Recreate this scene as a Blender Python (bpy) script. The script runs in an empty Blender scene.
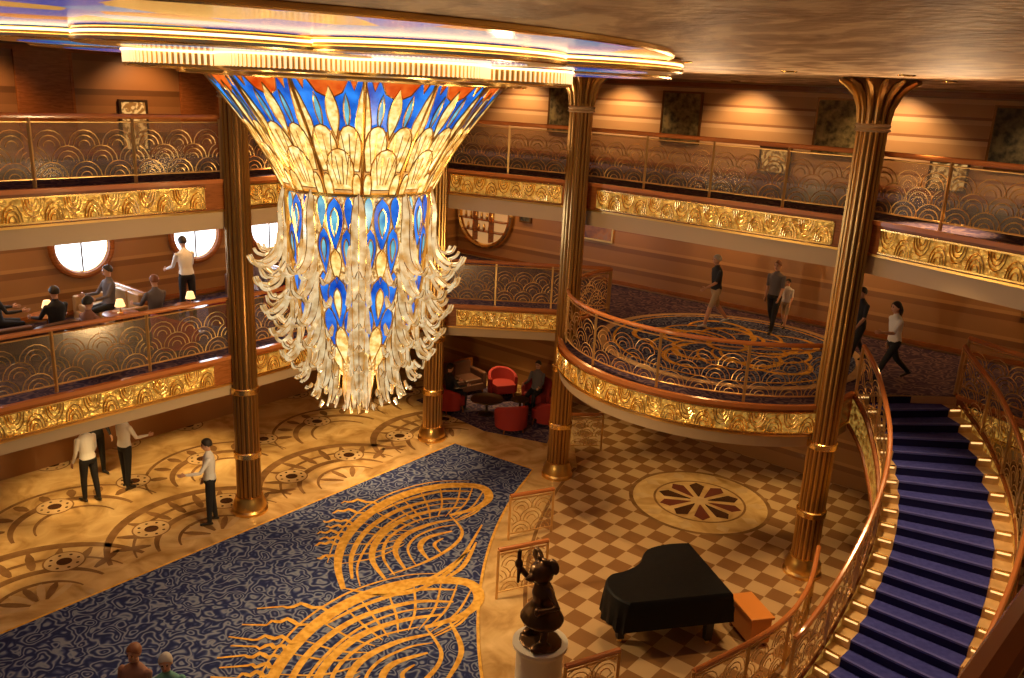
import bpy, bmesh, math, random
from mathutils import Vector, Matrix
import numpy as np
random.seed(7)
V=Vector
PI=math.pi
SC=bpy.context.scene
COL=bpy.context.collection

# ------------------------------------------------------------------ materials
def node(nt,t,**kw):
    n=nt.nodes.new(t)
    for k,v in kw.items():
        if hasattr(n,k): setattr(n,k,v)
        else: n.inputs[k].default_value=v
    return n
def base(name,color,rough=.5,metal=0.,emis=None,es=0.,spec=.5):
    m=bpy.data.materials.new(name); m.use_nodes=True
    b=m.node_tree.nodes['Principled BSDF']
    b.inputs['Base Color'].default_value=(*color,1)
    b.inputs['Roughness'].default_value=rough
    b.inputs['Metallic'].default_value=metal
    b.inputs['Specular IOR Level'].default_value=spec
    if emis:
        b.inputs['Emission Color'].default_value=(*emis,1)
        b.inputs['Emission Strength'].default_value=es
    return m
def tex_coord(nt,rot=0.,scale=(1,1,1)):
    tc=node(nt,'ShaderNodeTexCoord'); mp=node(nt,'ShaderNodeMapping')
    nt.links.new(tc.outputs['Object'],mp.inputs['Vector'])
    mp.inputs['Rotation'].default_value=(0,0,rot); mp.inputs['Scale'].default_value=scale
    return mp.outputs['Vector']
def add_bump(m,kind='noise',scale=20,strength=.3,dist=.02,detail=4):
    nt=m.node_tree;b=nt.nodes['Principled BSDF']
    vec=tex_coord(nt)
    if kind=='voronoi':
        t=node(nt,'ShaderNodeTexVoronoi');t.feature='SMOOTH_F1';t.inputs['Scale'].default_value=scale;o=t.outputs['Distance']
        nz=node(nt,'ShaderNodeTexNoise');nz.inputs['Scale'].default_value=scale*.5
        mx=node(nt,'ShaderNodeVectorMath',operation='ADD');nt.links.new(vec,mx.inputs[0]);nt.links.new(nz.outputs['Color'],mx.inputs[1]);nt.links.new(mx.outputs[0],t.inputs['Vector'])
        nt.links.new(vec,nz.inputs['Vector'])
    else:
        t=node(nt,'ShaderNodeTexNoise');t.inputs['Scale'].default_value=scale;t.inputs['Detail'].default_value=detail;o=t.outputs['Fac'];nt.links.new(vec,t.inputs['Vector'])
    bp=node(nt,'ShaderNodeBump');bp.inputs['Strength'].default_value=strength;bp.inputs['Distance'].default_value=dist
    nt.links.new(o,bp.inputs['Height']);nt.links.new(bp.outputs['Normal'],b.inputs['Normal'])
    return m
def add_mottle(m,stops,scale=3,detail=6,distort=0.,rot=0.,sc=(1,1,1),target='Base Color'):
    nt=m.node_tree;b=nt.nodes['Principled BSDF']
    vec=tex_coord(nt,rot,sc)
    t=node(nt,'ShaderNodeTexNoise');t.inputs['Scale'].default_value=scale;t.inputs['Detail'].default_value=detail;t.inputs['Distortion'].default_value=distort;o=t.outputs['Fac']
    nt.links.new(vec,t.inputs['Vector'])
    cr=node(nt,'ShaderNodeValToRGB');e=cr.color_ramp.elements
    e[0].position=stops[0][0];e[0].color=(*stops[0][1],1);e[1].position=stops[-1][0];e[1].color=(*stops[-1][1],1)
    for p,cc in stops[1:-1]:
        x=e.new(p);x.color=(*cc,1)
    nt.links.new(o,cr.inputs['Fac'])
    nt.links.new(cr.outputs['Color'],b.inputs[target])
    return m
MT={}
def reg(k,m): MT[k]=m; return m
GOLD=(.83,.52,.16)
reg('gold',base('gold_metal',GOLD,.28,1.))
reg('goldb',base('gold_bright',(.95,.66,.24),.22,1.))
reg('relief',add_mottle(add_bump(base('gold_relief_glow',(.85,.56,.15),.36,.9,(1,.55,.12),.28),'voronoi',9,1.0,.05),[(.38,(.06,.02,.0)),(.66,(1,.62,.12))],12,4,target='Emission Color'))  # emission in the finish stands in for light on the gold panels
reg('bronze',add_bump(base('column_bronze',(.20,.095,.03),.34,.85),'noise',30,.05))
reg('flute',base('column_flute_gold',(.50,.29,.09),.3,.95))
reg('darkmetal',base('dark_metal',(.10,.06,.035),.35,.8))
reg('scroll',base('scroll_metal',(.72,.46,.18),.38,.75))
reg('wood',add_mottle(base('mahogany',(.35,.10,.03),.25),[(.3,(.24,.07,.015)),(.7,(.38,.125,.03))],4,5,1.,sc=(1,1,6)))
reg('handrail',base('handrail_wood',(.50,.17,.05),.18))
reg('cream',base('cream_lip',(.46,.33,.20),.45))
reg('soffit',base('soffit_plaster',(.62,.42,.22),.6))
reg('black',base('black',(.01,.01,.01),.4))
reg('cloth_black',add_bump(base('piano_cover_cloth',(.005,.005,.006),.6,spec=.2),'noise',5,.25,.05))
reg('bulb',base('lamp_glow',(1,.8,.5),.5,0,(1,.72,.38),10))
reg('cove',base('cove_light',(1,.8,.5),.5,0,(1,.70,.30),3.6))
reg('steplight',base('step_light',(1,.8,.5),.5,0,(1,.60,.22),1.3))
reg('shade',base('lamp_shade',(1,.8,.5),.6,0,(1,.58,.22),1.6))
reg('ceil',add_bump(add_mottle(base('ceiling_mottled',(.6,.4,.25),.6),[(.38,(.40,.22,.10)),(.5,(.60,.38,.20)),(.60,(.84,.62,.38))],2.6,10,.7,sc=(1,.45,1)),'noise',8,.5,.05))
def glass_mat(name,tint,fac,dcol,dfac):
    m=bpy.data.materials.new(name);m.use_nodes=True;nt=m.node_tree;nt.nodes.clear()
    o=node(nt,'ShaderNodeOutputMaterial');mx=node(nt,'ShaderNodeMixShader');m2=node(nt,'ShaderNodeMixShader');tr=node(nt,'ShaderNodeBsdfTransparent');gl=node(nt,'ShaderNodeBsdfGlossy');df=node(nt,'ShaderNodeBsdfDiffuse')
    tr.inputs['Color'].default_value=(*tint,1);gl.inputs['Roughness'].default_value=.2;gl.inputs['Color'].default_value=(.8,.7,.6,1);df.inputs['Color'].default_value=(*dcol,1)
    mx.inputs['Fac'].default_value=fac;m2.inputs['Fac'].default_value=dfac
    nt.links.new(tr.outputs[0],mx.inputs[1]);nt.links.new(gl.outputs[0],mx.inputs[2]);nt.links.new(mx.outputs[0],m2.inputs[1]);nt.links.new(df.outputs[0],m2.inputs[2]);nt.links.new(m2.outputs[0],o.inputs['Surface'])
    return m
reg('glass',glass_mat('railing_glass',(.70,.62,.54),.05,(.36,.27,.20),.18))
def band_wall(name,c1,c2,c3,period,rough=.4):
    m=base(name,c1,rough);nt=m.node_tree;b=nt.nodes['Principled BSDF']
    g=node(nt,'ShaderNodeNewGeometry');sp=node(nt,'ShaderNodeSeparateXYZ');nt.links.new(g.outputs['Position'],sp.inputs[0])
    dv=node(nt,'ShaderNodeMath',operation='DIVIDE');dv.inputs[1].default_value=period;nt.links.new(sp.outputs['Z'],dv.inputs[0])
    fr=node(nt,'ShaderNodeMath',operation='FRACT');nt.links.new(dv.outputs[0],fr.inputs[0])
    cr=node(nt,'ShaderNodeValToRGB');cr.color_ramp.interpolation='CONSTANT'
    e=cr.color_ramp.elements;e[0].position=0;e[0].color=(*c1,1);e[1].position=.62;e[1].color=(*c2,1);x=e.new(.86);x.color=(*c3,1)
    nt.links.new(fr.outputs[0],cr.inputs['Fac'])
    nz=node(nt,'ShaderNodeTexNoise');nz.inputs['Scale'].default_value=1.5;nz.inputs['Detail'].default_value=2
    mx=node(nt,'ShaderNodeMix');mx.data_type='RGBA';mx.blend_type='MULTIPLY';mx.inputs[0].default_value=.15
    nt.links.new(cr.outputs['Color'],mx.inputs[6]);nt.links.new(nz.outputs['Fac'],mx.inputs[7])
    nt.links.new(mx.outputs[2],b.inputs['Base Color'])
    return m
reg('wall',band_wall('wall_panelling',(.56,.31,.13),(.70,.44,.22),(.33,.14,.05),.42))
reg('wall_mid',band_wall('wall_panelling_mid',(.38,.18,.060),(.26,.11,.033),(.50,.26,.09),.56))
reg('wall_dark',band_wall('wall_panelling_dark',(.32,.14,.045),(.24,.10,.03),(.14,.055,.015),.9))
reg('marble',add_mottle(base('floor_marble',(.6,.4,.2),.12),[(.3,(.38,.22,.075)),(.5,(.60,.39,.16)),(.72,(.76,.54,.26))],1.3,10,1.5))
reg('marble_dk',add_mottle(base('inlay_marble_brown',(.2,.1,.05),.12),[(.3,(.17,.085,.032)),(.7,(.30,.165,.07))],3,6))
reg('marble_dot',base('inlay_marble_dark',(.07,.03,.015),.14))
reg('marble_lt',add_mottle(base('inlay_marble_cream',(.7,.5,.3),.14),[(.3,(.54,.36,.17)),(.7,(.68,.48,.25))],3,6))
reg('marble_red',base('inlay_marble_red',(.16,.045,.03),.14))
def checker():
    m=base('floor_checker_marble',(.5,.4,.3),.12);nt=m.node_tree;b=nt.nodes['Principled BSDF']
    g=node(nt,'ShaderNodeNewGeometry');mp=node(nt,'ShaderNodeMapping');nt.links.new(g.outputs['Position'],mp.inputs['Vector']);mp.inputs['Rotation'].default_value=(0,0,math.radians(38.3));mp.inputs['Location'].default_value=(.1,.13,.013)
    ck=node(nt,'ShaderNodeTexChecker');ck.inputs['Scale'].default_value=1/.38;ck.inputs['Color1'].default_value=(.54,.36,.18,1);ck.inputs['Color2'].default_value=(.26,.13,.05,1)
    nt.links.new(mp.outputs[0],ck.inputs['Vector'])
    nz=node(nt,'ShaderNodeTexNoise');nz.inputs['Scale'].default_value=4;nz.inputs['Detail'].default_value=8
    mx=node(nt,'ShaderNodeMix');mx.data_type='RGBA';mx.blend_type='OVERLAY';mx.inputs[0].default_value=.5
    nt.links.new(ck.outputs['Color'],mx.inputs[6]);nt.links.new(nz.outputs['Fac'],mx.inputs[7]);nt.links.new(mx.outputs[2],b.inputs['Base Color'])
    return m
reg('checker',checker())
def carpet(name,cols,scale=1.6,dist=7):
    m=base(name,cols[0],.95,spec=.1);nt=m.node_tree;b=nt.nodes['Principled BSDF']
    vec=tex_coord(nt)
    nz=node(nt,'ShaderNodeTexNoise');nz.inputs['Scale'].default_value=scale;nz.inputs['Detail'].default_value=1.0;nt.links.new(vec,nz.inputs['Vector'])
    ad=node(nt,'ShaderNodeVectorMath',operation='MULTIPLY_ADD');ad.inputs[1].default_value=(.7,.7,.7)
    nt.links.new(nz.outputs['Color'],ad.inputs[0]);nt.links.new(vec,ad.inputs[2])
    vo=node(nt,'ShaderNodeTexVoronoi');vo.inputs['Scale'].default_value=scale*1.0;nt.links.new(ad.outputs[0],vo.inputs['Vector'])
    ml=node(nt,'ShaderNodeMath',operation='MULTIPLY');ml.inputs[1].default_value=dist*3;nt.links.new(vo.outputs['Distance'],ml.inputs[0])
    sn=node(nt,'ShaderNodeMath',operation='SINE');nt.links.new(ml.outputs[0],sn.inputs[0])
    mr=node(nt,'ShaderNodeMapRange');mr.inputs[1].default_value=-1;mr.inputs[2].default_value=1;nt.links.new(sn.outputs[0],mr.inputs[0])
    cr=node(nt,'ShaderNodeValToRGB');e=cr.color_ramp.elements
    e[0].position=.1;e[0].color=(*cols[0],1);e[1].position=.98;e[1].color=(*cols[2],1);x=e.new(.62);x.color=(*cols[1],1)
    nt.links.new(mr.outputs[0],cr.inputs['Fac']);nt.links.new(cr.outputs['Color'],b.inputs['Base Color'])
    return m
reg('carpet',carpet('carpet_blue_swirl',[(.020,.028,.10),(.06,.08,.20),(.20,.23,.33)],2.8,8))
reg('carpet2',carpet('carpet_corridor',[(.045,.03,.07),(.08,.055,.10),(.17,.11,.12)],2.6,7))
reg('carpet_gold',add_mottle(base('carpet_gold_motif',(.6,.32,.06),.9,spec=.1),[(.3,(.56,.27,.035)),(.7,(.86,.52,.11))],9,3))
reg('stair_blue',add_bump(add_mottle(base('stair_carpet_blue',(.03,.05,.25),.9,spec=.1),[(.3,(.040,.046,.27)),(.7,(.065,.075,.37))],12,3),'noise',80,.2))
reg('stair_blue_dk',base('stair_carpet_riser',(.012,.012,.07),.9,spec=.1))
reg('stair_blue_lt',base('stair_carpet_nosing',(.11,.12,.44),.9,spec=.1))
reg('stair_stone',add_mottle(base('stair_stone',(.6,.4,.2),.3),[(.3,(.56,.34,.13)),(.7,(.80,.56,.28))],4,5))
def glow(name,col,es,rough=.25):
    return base(name,tuple(x*.3 for x in col),rough,0,col,es)
reg('ch_cream',add_mottle(glow('chandelier_glass_cream',(1,.72,.36),1.15),[(.32,(.60,.30,.05)),(.5,(1,.66,.20)),(.66,(1,.90,.46))],11,6,target='Emission Color'))
reg('ch_cream2',add_mottle(glow('chandelier_glass_amber',(1,.6,.25),.9),[(.3,(.45,.18,.03)),(.7,(1,.58,.18))],9,4,target='Emission Color'))
reg('ch_bead',add_mottle(glow('chandelier_crystal_beads',(1,.8,.5),1.0),[(.36,(.16,.07,.02)),(.5,(.80,.46,.13)),(.62,(1,.84,.42))],20,3,target='Emission Color'))
reg('ch_blue',add_mottle(glow('chandelier_glass_blue',(.02,.12,.8),1.05),[(.3,(.0,.03,.35)),(.7,(.03,.28,1))],4,3,target='Emission Color'))
reg('ch_teal',add_mottle(glow('chandelier_glass_teal',(.05,.45,.6),.95),[(.3,(.02,.2,.5)),(.7,(.25,.70,.78))],5,3,target='Emission Color'))
reg('ch_orange',add_mottle(glow('chandelier_glass_orange',(1,.2,.02),.9),[(.3,(.60,.03,.0)),(.7,(1,.20,.02))],6,3,target='Emission Color'))
mc_=reg('ch_crystal',add_mottle(base('chandelier_crystal_leaf',(.42,.30,.14),.2,0,(1,.78,.42),.62,spec=.8),[(.36,(.46,.24,.06)),(.62,(1,.84,.50))],7,3,target='Emission Color'))
mc_.node_tree.nodes['Principled BSDF'].inputs['Alpha'].default_value=.84
reg('crystal_fringe',base('crystal_rod',(.9,.8,.6),.1,0,(1,.70,.32),1.1))
reg('mosaic',base('ceiling_stained_glass',(.1,.2,.5),.15))
def mosaic():
    m=MT['mosaic'];nt=m.node_tree;b=nt.nodes['Principled BSDF'];vec=tex_coord(nt)
    vo=node(nt,'ShaderNodeTexVoronoi');vo.inputs['Scale'].default_value=1.3;nt.links.new(vec,vo.inputs['Vector'])
    sp=node(nt,'ShaderNodeSeparateColor');nt.links.new(vo.outputs['Color'],sp.inputs[0])
    cr=node(nt,'ShaderNodeValToRGB');cr.color_ramp.interpolation='CONSTANT';e=cr.color_ramp.elements
    e[0].position=0;e[0].color=(.02,.08,.45,1);e[1].position=.40;e[1].color=(.65,.34,.07,1);x=e.new(.58);x.color=(.04,.22,.50,1);x=e.new(.82);x.color=(.50,.13,.03,1)
    nt.links.new(sp.outputs[0],cr.inputs['Fac']);nt.links.new(cr.outputs[0],b.inputs['Base Color']);nt.links.new(cr.outputs[0],b.inputs['Emission Color']);b.inputs['Emission Strength'].default_value=.6
mosaic()
reg('window',base('window_daylight',(1,1,1),.5,0,(.85,.92,1),3))
reg('tier_gold',base('tier_under_gold',(.66,.38,.11),.3,.6))
reg('red',base('red_velvet',(.30,.02,.015),.8))
reg('tan_leather',base('tan_leather',(.50,.30,.13),.45))
reg('brown_leather',base('brown_leather',(.12,.05,.03),.45))
reg('bronze_statue',base('statue_bronze',(.085,.045,.02),.32,.9))
reg('pedestal',base('pedestal_stone',(.66,.60,.50),.35))
reg('orangewood',base('bench_wood',(.66,.24,.05),.3))
reg('art_gold',add_bump(add_mottle(base('art_panel',(.4,.3,.1),.5,.3),[(.35,(.06,.045,.015)),(.65,(.34,.25,.09))],7,6),'noise',12,.6))
reg('art_dark',add_mottle(base('art_dark',(.08,.06,.04),.5,.2),[(.35,(.025,.025,.018)),(.65,(.17,.14,.07))],7,6))
reg('picture',add_mottle(base('picture_canvas',(.1,.05,.1),.5),[(.3,(.05,.02,.08)),(.6,(.35,.16,.08)),(.8,(.1,.2,.3))],3,4))
reg('niche',base('niche_glow',(.6,.35,.12),.5,0,(1,.55,.2),.35))
reg('lattice',add_mottle(base('lattice_panel',(.3,.18,.06),.5,0,(1,.6,.25),.55),[(.47,(.02,.01,.0)),(.56,(1,.62,.20))],13,1,target='Emission Color'))
reg('skin',base('skin',(.58,.32,.21),.55))
reg('hair',base('hair_dark',(.02,.012,.008),.6))
reg('hair_gray',base('hair_gray',(.42,.38,.34),.7))
reg('hair_red',base('hair_auburn',(.20,.07,.03),.6))
reg('shirt_white',base('shirt_white',(.80,.78,.76),.8))
reg('pants_black',base('trousers_black',(.012,.012,.015),.8))
reg('shirt_black',base('shirt_black',(.02,.02,.025),.8))
reg('shorts_khaki',base('shorts_khaki',(.42,.32,.20),.8))
reg('shirt_grey',base('shirt_grey',(.14,.12,.13),.8))
reg('shirt_teal',base('shirt_teal',(.10,.28,.25),.8))
reg('shirt_pink',base('shirt_brown',(.28,.13,.09),.8))
reg('shoe',base('shoes',(.02,.015,.012),.4))
reg('shoe_w',base('shoes_white',(.7,.7,.7),.5))
reg('lip',base('lips',(.40,.12,.10),.5))
reg('eye',base('eyes',(.02,.015,.01),.2))

# ------------------------------------------------------------------ mesh builder
class MB:
    def __init__(s): s.v=[];s.f=[];s.m=[];s.mats=[];s.M=None
    def mi(s,k):
        if k not in s.mats: s.mats.append(k)
        return s.mats.index(k)
    def add(s,vs,fs,mat):
        o=len(s.v);M=s.M
        s.v+= [tuple(M@V(p)) for p in vs] if M else [tuple(p) for p in vs]
        k=s.mi(mat)
        for f in fs: s.f.append([i+o for i in f]);s.m.append(k)
    def box(s,c,size,mat,rz=0.,taper=1.):
        x,y,z=[a/2 for a in size];R=Matrix.Rotation(rz,3,'Z')
        vs=[]
        for sz in(-1,1):
            t=taper if sz>0 else 1
            for sx,sy in((-1,-1),(1,-1),(1,1),(-1,1)): vs.append(V(c)+R@V((sx*x*t,sy*y*t,sz*z)))
        s.add(vs,[(3,2,1,0),(4,5,6,7),(0,1,5,4),(1,2,6,5),(2,3,7,6),(3,0,4,7)],mat)
    def prism(s,poly,z0,z1,mat,mtop=None):
        n=len(poly);vs=[(p[0],p[1],z0) for p in poly]+[(p[0],p[1],z1) for p in poly]
        s.add(vs,[(i,(i+1)%n,n+(i+1)%n,n+i) for i in range(n)]+[tuple(range(n-1,-1,-1))],mat)
        s.add([(p[0],p[1],z1) for p in poly],[tuple(range(n))],mtop or mat)
    def flat(s,poly,z,mat):
        s.add([(p[0],p[1],z) for p in poly],[tuple(range(len(poly)))],mat)
    def tube(s,pts,r,n=6,mat='gold',caps=True):
        pts=[V(p) for p in pts];k=len(pts)
        rs=r if isinstance(r,(list,tuple)) else [r]*k
        t=[(pts[min(i+1,k-1)]-pts[max(i-1,0)]).normalized() for i in range(k)]
        up=V((0,0,1)) if abs(t[0].z)<.9 else V((1,0,0))
        nn=(up-t[0]*up.dot(t[0])).normalized()
        vs=[]
        for i in range(k):
            nn=(nn-t[i]*nn.dot(t[i]));nn=nn.normalized() if nn.length>1e-6 else V((1,0,0))
            b=t[i].cross(nn)
            for j in range(n):
                a=2*PI*j/n;vs.append(pts[i]+(nn*math.cos(a)+b*math.sin(a))*rs[i])
        fs=[(i*n+j,i*n+(j+1)%n,(i+1)*n+(j+1)%n,(i+1)*n+j) for i in range(k-1) for j in range(n)]
        if caps: fs+=[tuple(range(n-1,-1,-1)),tuple((k-1)*n+j for j in range(n))]
        s.add(vs,fs,mat)
    def lathe(s,prof,c,n,mat,rfun=None,cap=True,a0=0):
        vs=[]
        for r,z in prof:
            for j in range(n):
                a=a0+2*PI*j/n;rr=r*(rfun(j) if rfun else 1)
                vs.append((c[0]+rr*math.cos(a),c[1]+rr*math.sin(a),c[2]+z))
        k=len(prof)
        fs=[(i*n+j,i*n+(j+1)%n,(i+1)*n+(j+1)%n,(i+1)*n+j) for i in range(k-1) for j in range(n)]
        if cap: fs+=[tuple(range(n-1,-1,-1)),tuple((k-1)*n+j for j in range(n))]
        s.add(vs,fs,mat)
    def ribbon(s,pts,w,z,mat,taper=True):
        n=len(pts);L=[];R=[]
        for i in range(n):
            a=V(pts[max(i-1,0)]);b=V(pts[min(i+1,n-1)]);d=(b-a).normalized()
            ww=w*(.35+.65*math.sin(PI*min(max(i/(n-1),.0),1))) if taper else w
            N=V((-d.y,d.x))*ww/2;p=V(pts[i]);L.append(p+N);R.append(p-N)
        vs=[(p.x,p.y,z) for p in L]+[(p.x,p.y,z) for p in R]
        s.add(vs,[(n+i,n+i+1,i+1,i) for i in range(n-1)],mat)
    def wallstrip(s,path,z0,z1,off,th,mat):
        n=len(path);N=[]
        for i in range(n):
            a=V(path[max(i-1,0)]);b=V(path[min(i+1,n-1)]);d=(b-a).normalized();N.append(V((d.y,-d.x)))
        A=[V(path[i])+N[i]*off for i in range(n)];B=[V(path[i])+N[i]*(off+th) for i in range(n)]
        vs=[(p.x,p.y,z0) for p in A]+[(p.x,p.y,z0) for p in B]+[(p.x,p.y,z1) for p in B]+[(p.x,p.y,z1) for p in A]
        fs=[]
        for k in range(4):
            for i in range(n-1):
                a=k*n+i;b=((k+1)%4)*n+i;fs.append((a,b,b+1,a+1))
        fs+=[(0,3*n,2*n,n),(n-1,2*n-1,3*n-1,4*n-1)]
        s.add(vs,fs,mat)
    def obj(s,name,smooth=True,angle=35,origin=None,bevel=0):
        me=bpy.data.meshes.new(name)
        vs=np.array(s.v,dtype=float)
        if origin is None:
            mn=vs.min(0);mx=vs.max(0);origin=((mn[0]+mx[0])/2,(mn[1]+mx[1])/2,mn[2])
        vs=vs-np.array(origin)
        me.from_pydata([tuple(x) for x in vs],[],s.f)
        for k in s.mats: me.materials.append(MT[k])
        me.polygons.foreach_set('material_index',s.m)
        me.update()
        if smooth:
            me.shade_smooth();me.set_sharp_from_angle(angle=math.radians(angle))
        o=bpy.data.objects.new(name,me);o.location=origin;COL.objects.link(o)
        if bevel:
            b=o.modifiers.new('bevel','BEVEL');b.width=bevel;b.segments=3;b.limit_method='ANGLE'
        return o
def crom(pts,k=8,closed=False):
    pts=[V(p) for p in pts];n=len(pts);out=[]
    for i in range(n-1):
        p0=pts[max(i-1,0)];p1=pts[i];p2=pts[i+1];p3=pts[min(i+2,n-1)]
        for j in range(k):
            t=j/k
            out.append(.5*((2*p1)+(p2-p0)*t+(2*p0-5*p1+4*p2-p3)*t*t+(3*p1-p0-3*p2+p3)*t**3))
    out.append(pts[-1]);return out
def arc(cx,cy,r,a0,a1,n):
    return [(cx+r*math.cos(math.radians(a0+(a1-a0)*i/n)),cy+r*math.sin(math.radians(a0+(a1-a0)*i/n))) for i in range(n+1)]
class Path:
    def __init__(s,pts):
        s.p=[V(p) for p in pts];s.c=[0]
        for a,b in zip(s.p,s.p[1:]): s.c.append(s.c[-1]+(b-a).length)
        s.L=s.c[-1]
    def at(s,t):
        t=max(0,min(s.L,t))
        for i in range(len(s.c)-1):
            if t<=s.c[i+1]+1e-9:
                d=s.c[i+1]-s.c[i];return s.p[i].lerp(s.p[i+1],(t-s.c[i])/d if d else 0)
        return s.p[-1].copy()

A=V((.62,.785));B=V((.785,-.62))
D4=3.3;D5=6.65;CZ=8.95
# ------------------------------------------------------------------ floor
corner=V((-1.91,27.69))
m=MB();m.flat([(-26,-4),(22,-4),(22,34),(-26,34)],0,'marble')
g0=V((-7.7,11.4))
def fl(s_,o_): p=g0+A*s_+V((-.785,.62))*o_;return (p.x,p.y)
aA=math.degrees(math.atan2(A.y,A.x))
for i in range(-2,6):
    cx,cy=fl(.75+3.3*i,.3)
    for r,w in((.75,.09),(1.15,.16),(1.55,.09),(2.0,.22)):
        m.ribbon(arc(cx,cy,r,aA+12,aA+168,26),w,.0042,'marble_dk')
    for k in range(7):
        a=math.radians(aA+30+20*k)
        m.ribbon([(cx+math.cos(a)*q,cy+math.sin(a)*q) for q in(.2,.4,.6,.72)],.14,.0045,'marble_dk' if k%2 else 'marble_lt')
    for k in range(9):
        a=math.radians(aA+26+16*k)
        m.ribbon([(cx+math.cos(a)*q,cy+math.sin(a)*q) for q in(1.25,1.4,1.7,1.9)],.16,.0045,'marble_dk')
    cx,cy=fl(2.4+3.3*i,2.6)
    for r,w in((.75,.09),(1.15,.18),(1.7,.09)):
        m.ribbon(arc(cx,cy,r,aA+5,aA+175,26),w,.0046,'marble_dk')
    for k in range(7):
        a=math.radians(aA+30+20*k)
        m.ribbon([(cx+math.cos(a)*q,cy+math.sin(a)*q) for q in(1.25,1.4,1.5,1.62)],.2,.0048,'marble_dk')
for row,(off,sh) in enumerate([(1.42,0),(3.6,.8),(5.6,0)]):
    for i in range(-3,9):
        cx,cy=fl(-.05+1.65*i+sh,off)
        m.flat(arc(cx,cy,.34,0,360,28)[:-1],.0055,'marble_lt')
        m.ribbon(arc(cx,cy,.34,0,360,28),.03,.0065,'marble_dk',False)
        m.flat(arc(cx,cy,.13,0,360,18)[:-1],.0065,'marble_dot')
        for k in range(8):
            a=PI/4*k;m.flat(arc(cx+.24*math.cos(a),cy+.24*math.sin(a),.03,0,360,8)[:-1],.0066,'marble_dot')
CC=(14.25,13)
ck=[(CC[0]+13.75*math.cos(math.radians(a)),CC[1]+13.75*math.sin(math.radians(a))) for a in np.linspace(156,206,40)]
ck+= [(12,6.5),(12,16),(1.7,23.3)]
m.flat(ck,.004,'checker')
m.ribbon([(CC[0]+13.8*math.cos(math.radians(a)),CC[1]+13.8*math.sin(math.radians(a))) for a in np.linspace(156,206,40)],.07,.006,'marble_dk',False)
mc=(4.3,17.2)
m.flat(arc(*mc,1.5,0,360,56)[:-1],.007,'marble')
m.ribbon(arc(*mc,1.5,0,360,56),.09,.009,'marble_dk',False)
m.ribbon(arc(*mc,.98,0,360,56),.05,.009,'marble_dk',False)
for k in range(10):
    a=2*PI*k/10+.2
    d=V((math.cos(a),math.sin(a)));n_=V((-d.y,d.x));c0=V(mc)
    m.flat([c0+d*.15,c0+d*.75+n_*.17,c0+d*.92,c0+d*.75-n_*.17],.010,'marble_red' if k%2 else 'marble_dot')
    a+=PI/10;d=V((math.cos(a),math.sin(a)));n_=V((-d.y,d.x))
    m.flat([c0+d*1.02,c0+d*1.25+n_*.15,c0+d*1.44,c0+d*1.25-n_*.15],.010,'marble_lt')
m.flat(arc(*mc,.2,0,360,20)[:-1],.012,'marble_lt')
m.obj('floor',False,origin=(0,0,0))
# carpet
def circ_x(y): return CC[0]-math.sqrt(14.6**2-(y-CC[1])**2)
cp=[(-1.3,19.7),(.64,18.4)]+[(circ_x(y),y) for y in np.linspace(17.9,6,26)]+[(-11.9,6)]
m=MB();m.prism(cp,.002,.014,'carpet')
bd=[(-11.9,6),(-1.3,19.7),(.64,18.4)]+[(circ_x(y),y) for y in np.linspace(17.9,6,26)]
m.ribbon(bd,.05,.016,'carpet_gold',False)
RB=[[(-2.72,13.08),(-2.98,13.87),(-3.03,14.78),(-2.77,15.82),(-2.23,16.69),(-1.43,17.26),(-.59,17.35),(-.33,16.89),(-.54,16.36),(-1.1,15.95)],
[(-2.63,13.41),(-2.79,14.24),(-2.66,15.21),(-2.15,16.1),(-1.37,16.64),(-.73,16.71)],
[(-2.05,13.46),(-2.39,14.1),(-2.4,14.84),(-2.08,15.59),(-1.52,16.08),(-.88,16.33)],
[(-1.74,13.82),(-2.01,14.43),(-1.91,15.04),(-1.47,15.53),(-.98,15.79)],
[(-1.36,14.2),(-1.56,14.62),(-1.45,15.0),(-1.0,15.3)],
[(-2.45,13.2),(-2.62,13.9),(-2.5,14.9),(-2.1,15.8),(-1.5,16.35),(-.8,16.55)],
[(-1.9,13.6),(-2.2,14.2),(-2.2,14.9),(-1.8,15.6),(-1.2,15.95)],
[(-1.1,15.95),(-.8,15.3),(-.95,14.7),(-1.4,14.1),(-2.0,13.6)],
[(-2.6,15.9),(-2.1,16.5),(-1.4,17.0),(-.7,17.08)],
[(-1.55,13.95),(-1.78,14.5),(-1.68,15.0),(-1.3,15.4),(-.95,15.55)],
[(-1.15,14.45),(-1.3,14.75),(-1.15,15.0)],
[(-3.18,13.9),(-3.2,14.9),(-2.95,15.95),(-2.4,16.85),(-1.6,17.45),(-.8,17.6)]]
WD=(.25,.13,.15,.13,.12,.06,.07,.08,.10,.06,.07,.045)
ST=[[(-3.55,14.5),(-3.3,14.62),(-2.98,14.55)],[(-3.6,14.95),(-3.3,15.05),(-2.95,14.95)],[(-3.6,15.4),(-3.25,15.5),(-2.85,15.35)],[(-3.5,15.8),(-3.2,15.95),(-2.7,15.75)],[(-3.4,16.25),(-3.0,16.4),(-2.45,16.15)],[(-3.4,14.0),(-3.2,14.15),(-2.95,14.05)],[(-3.5,14.75),(-3.2,14.82),(-2.95,14.75)],[(-3.5,15.2),(-3.2,15.28),(-2.95,15.2)]]
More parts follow.
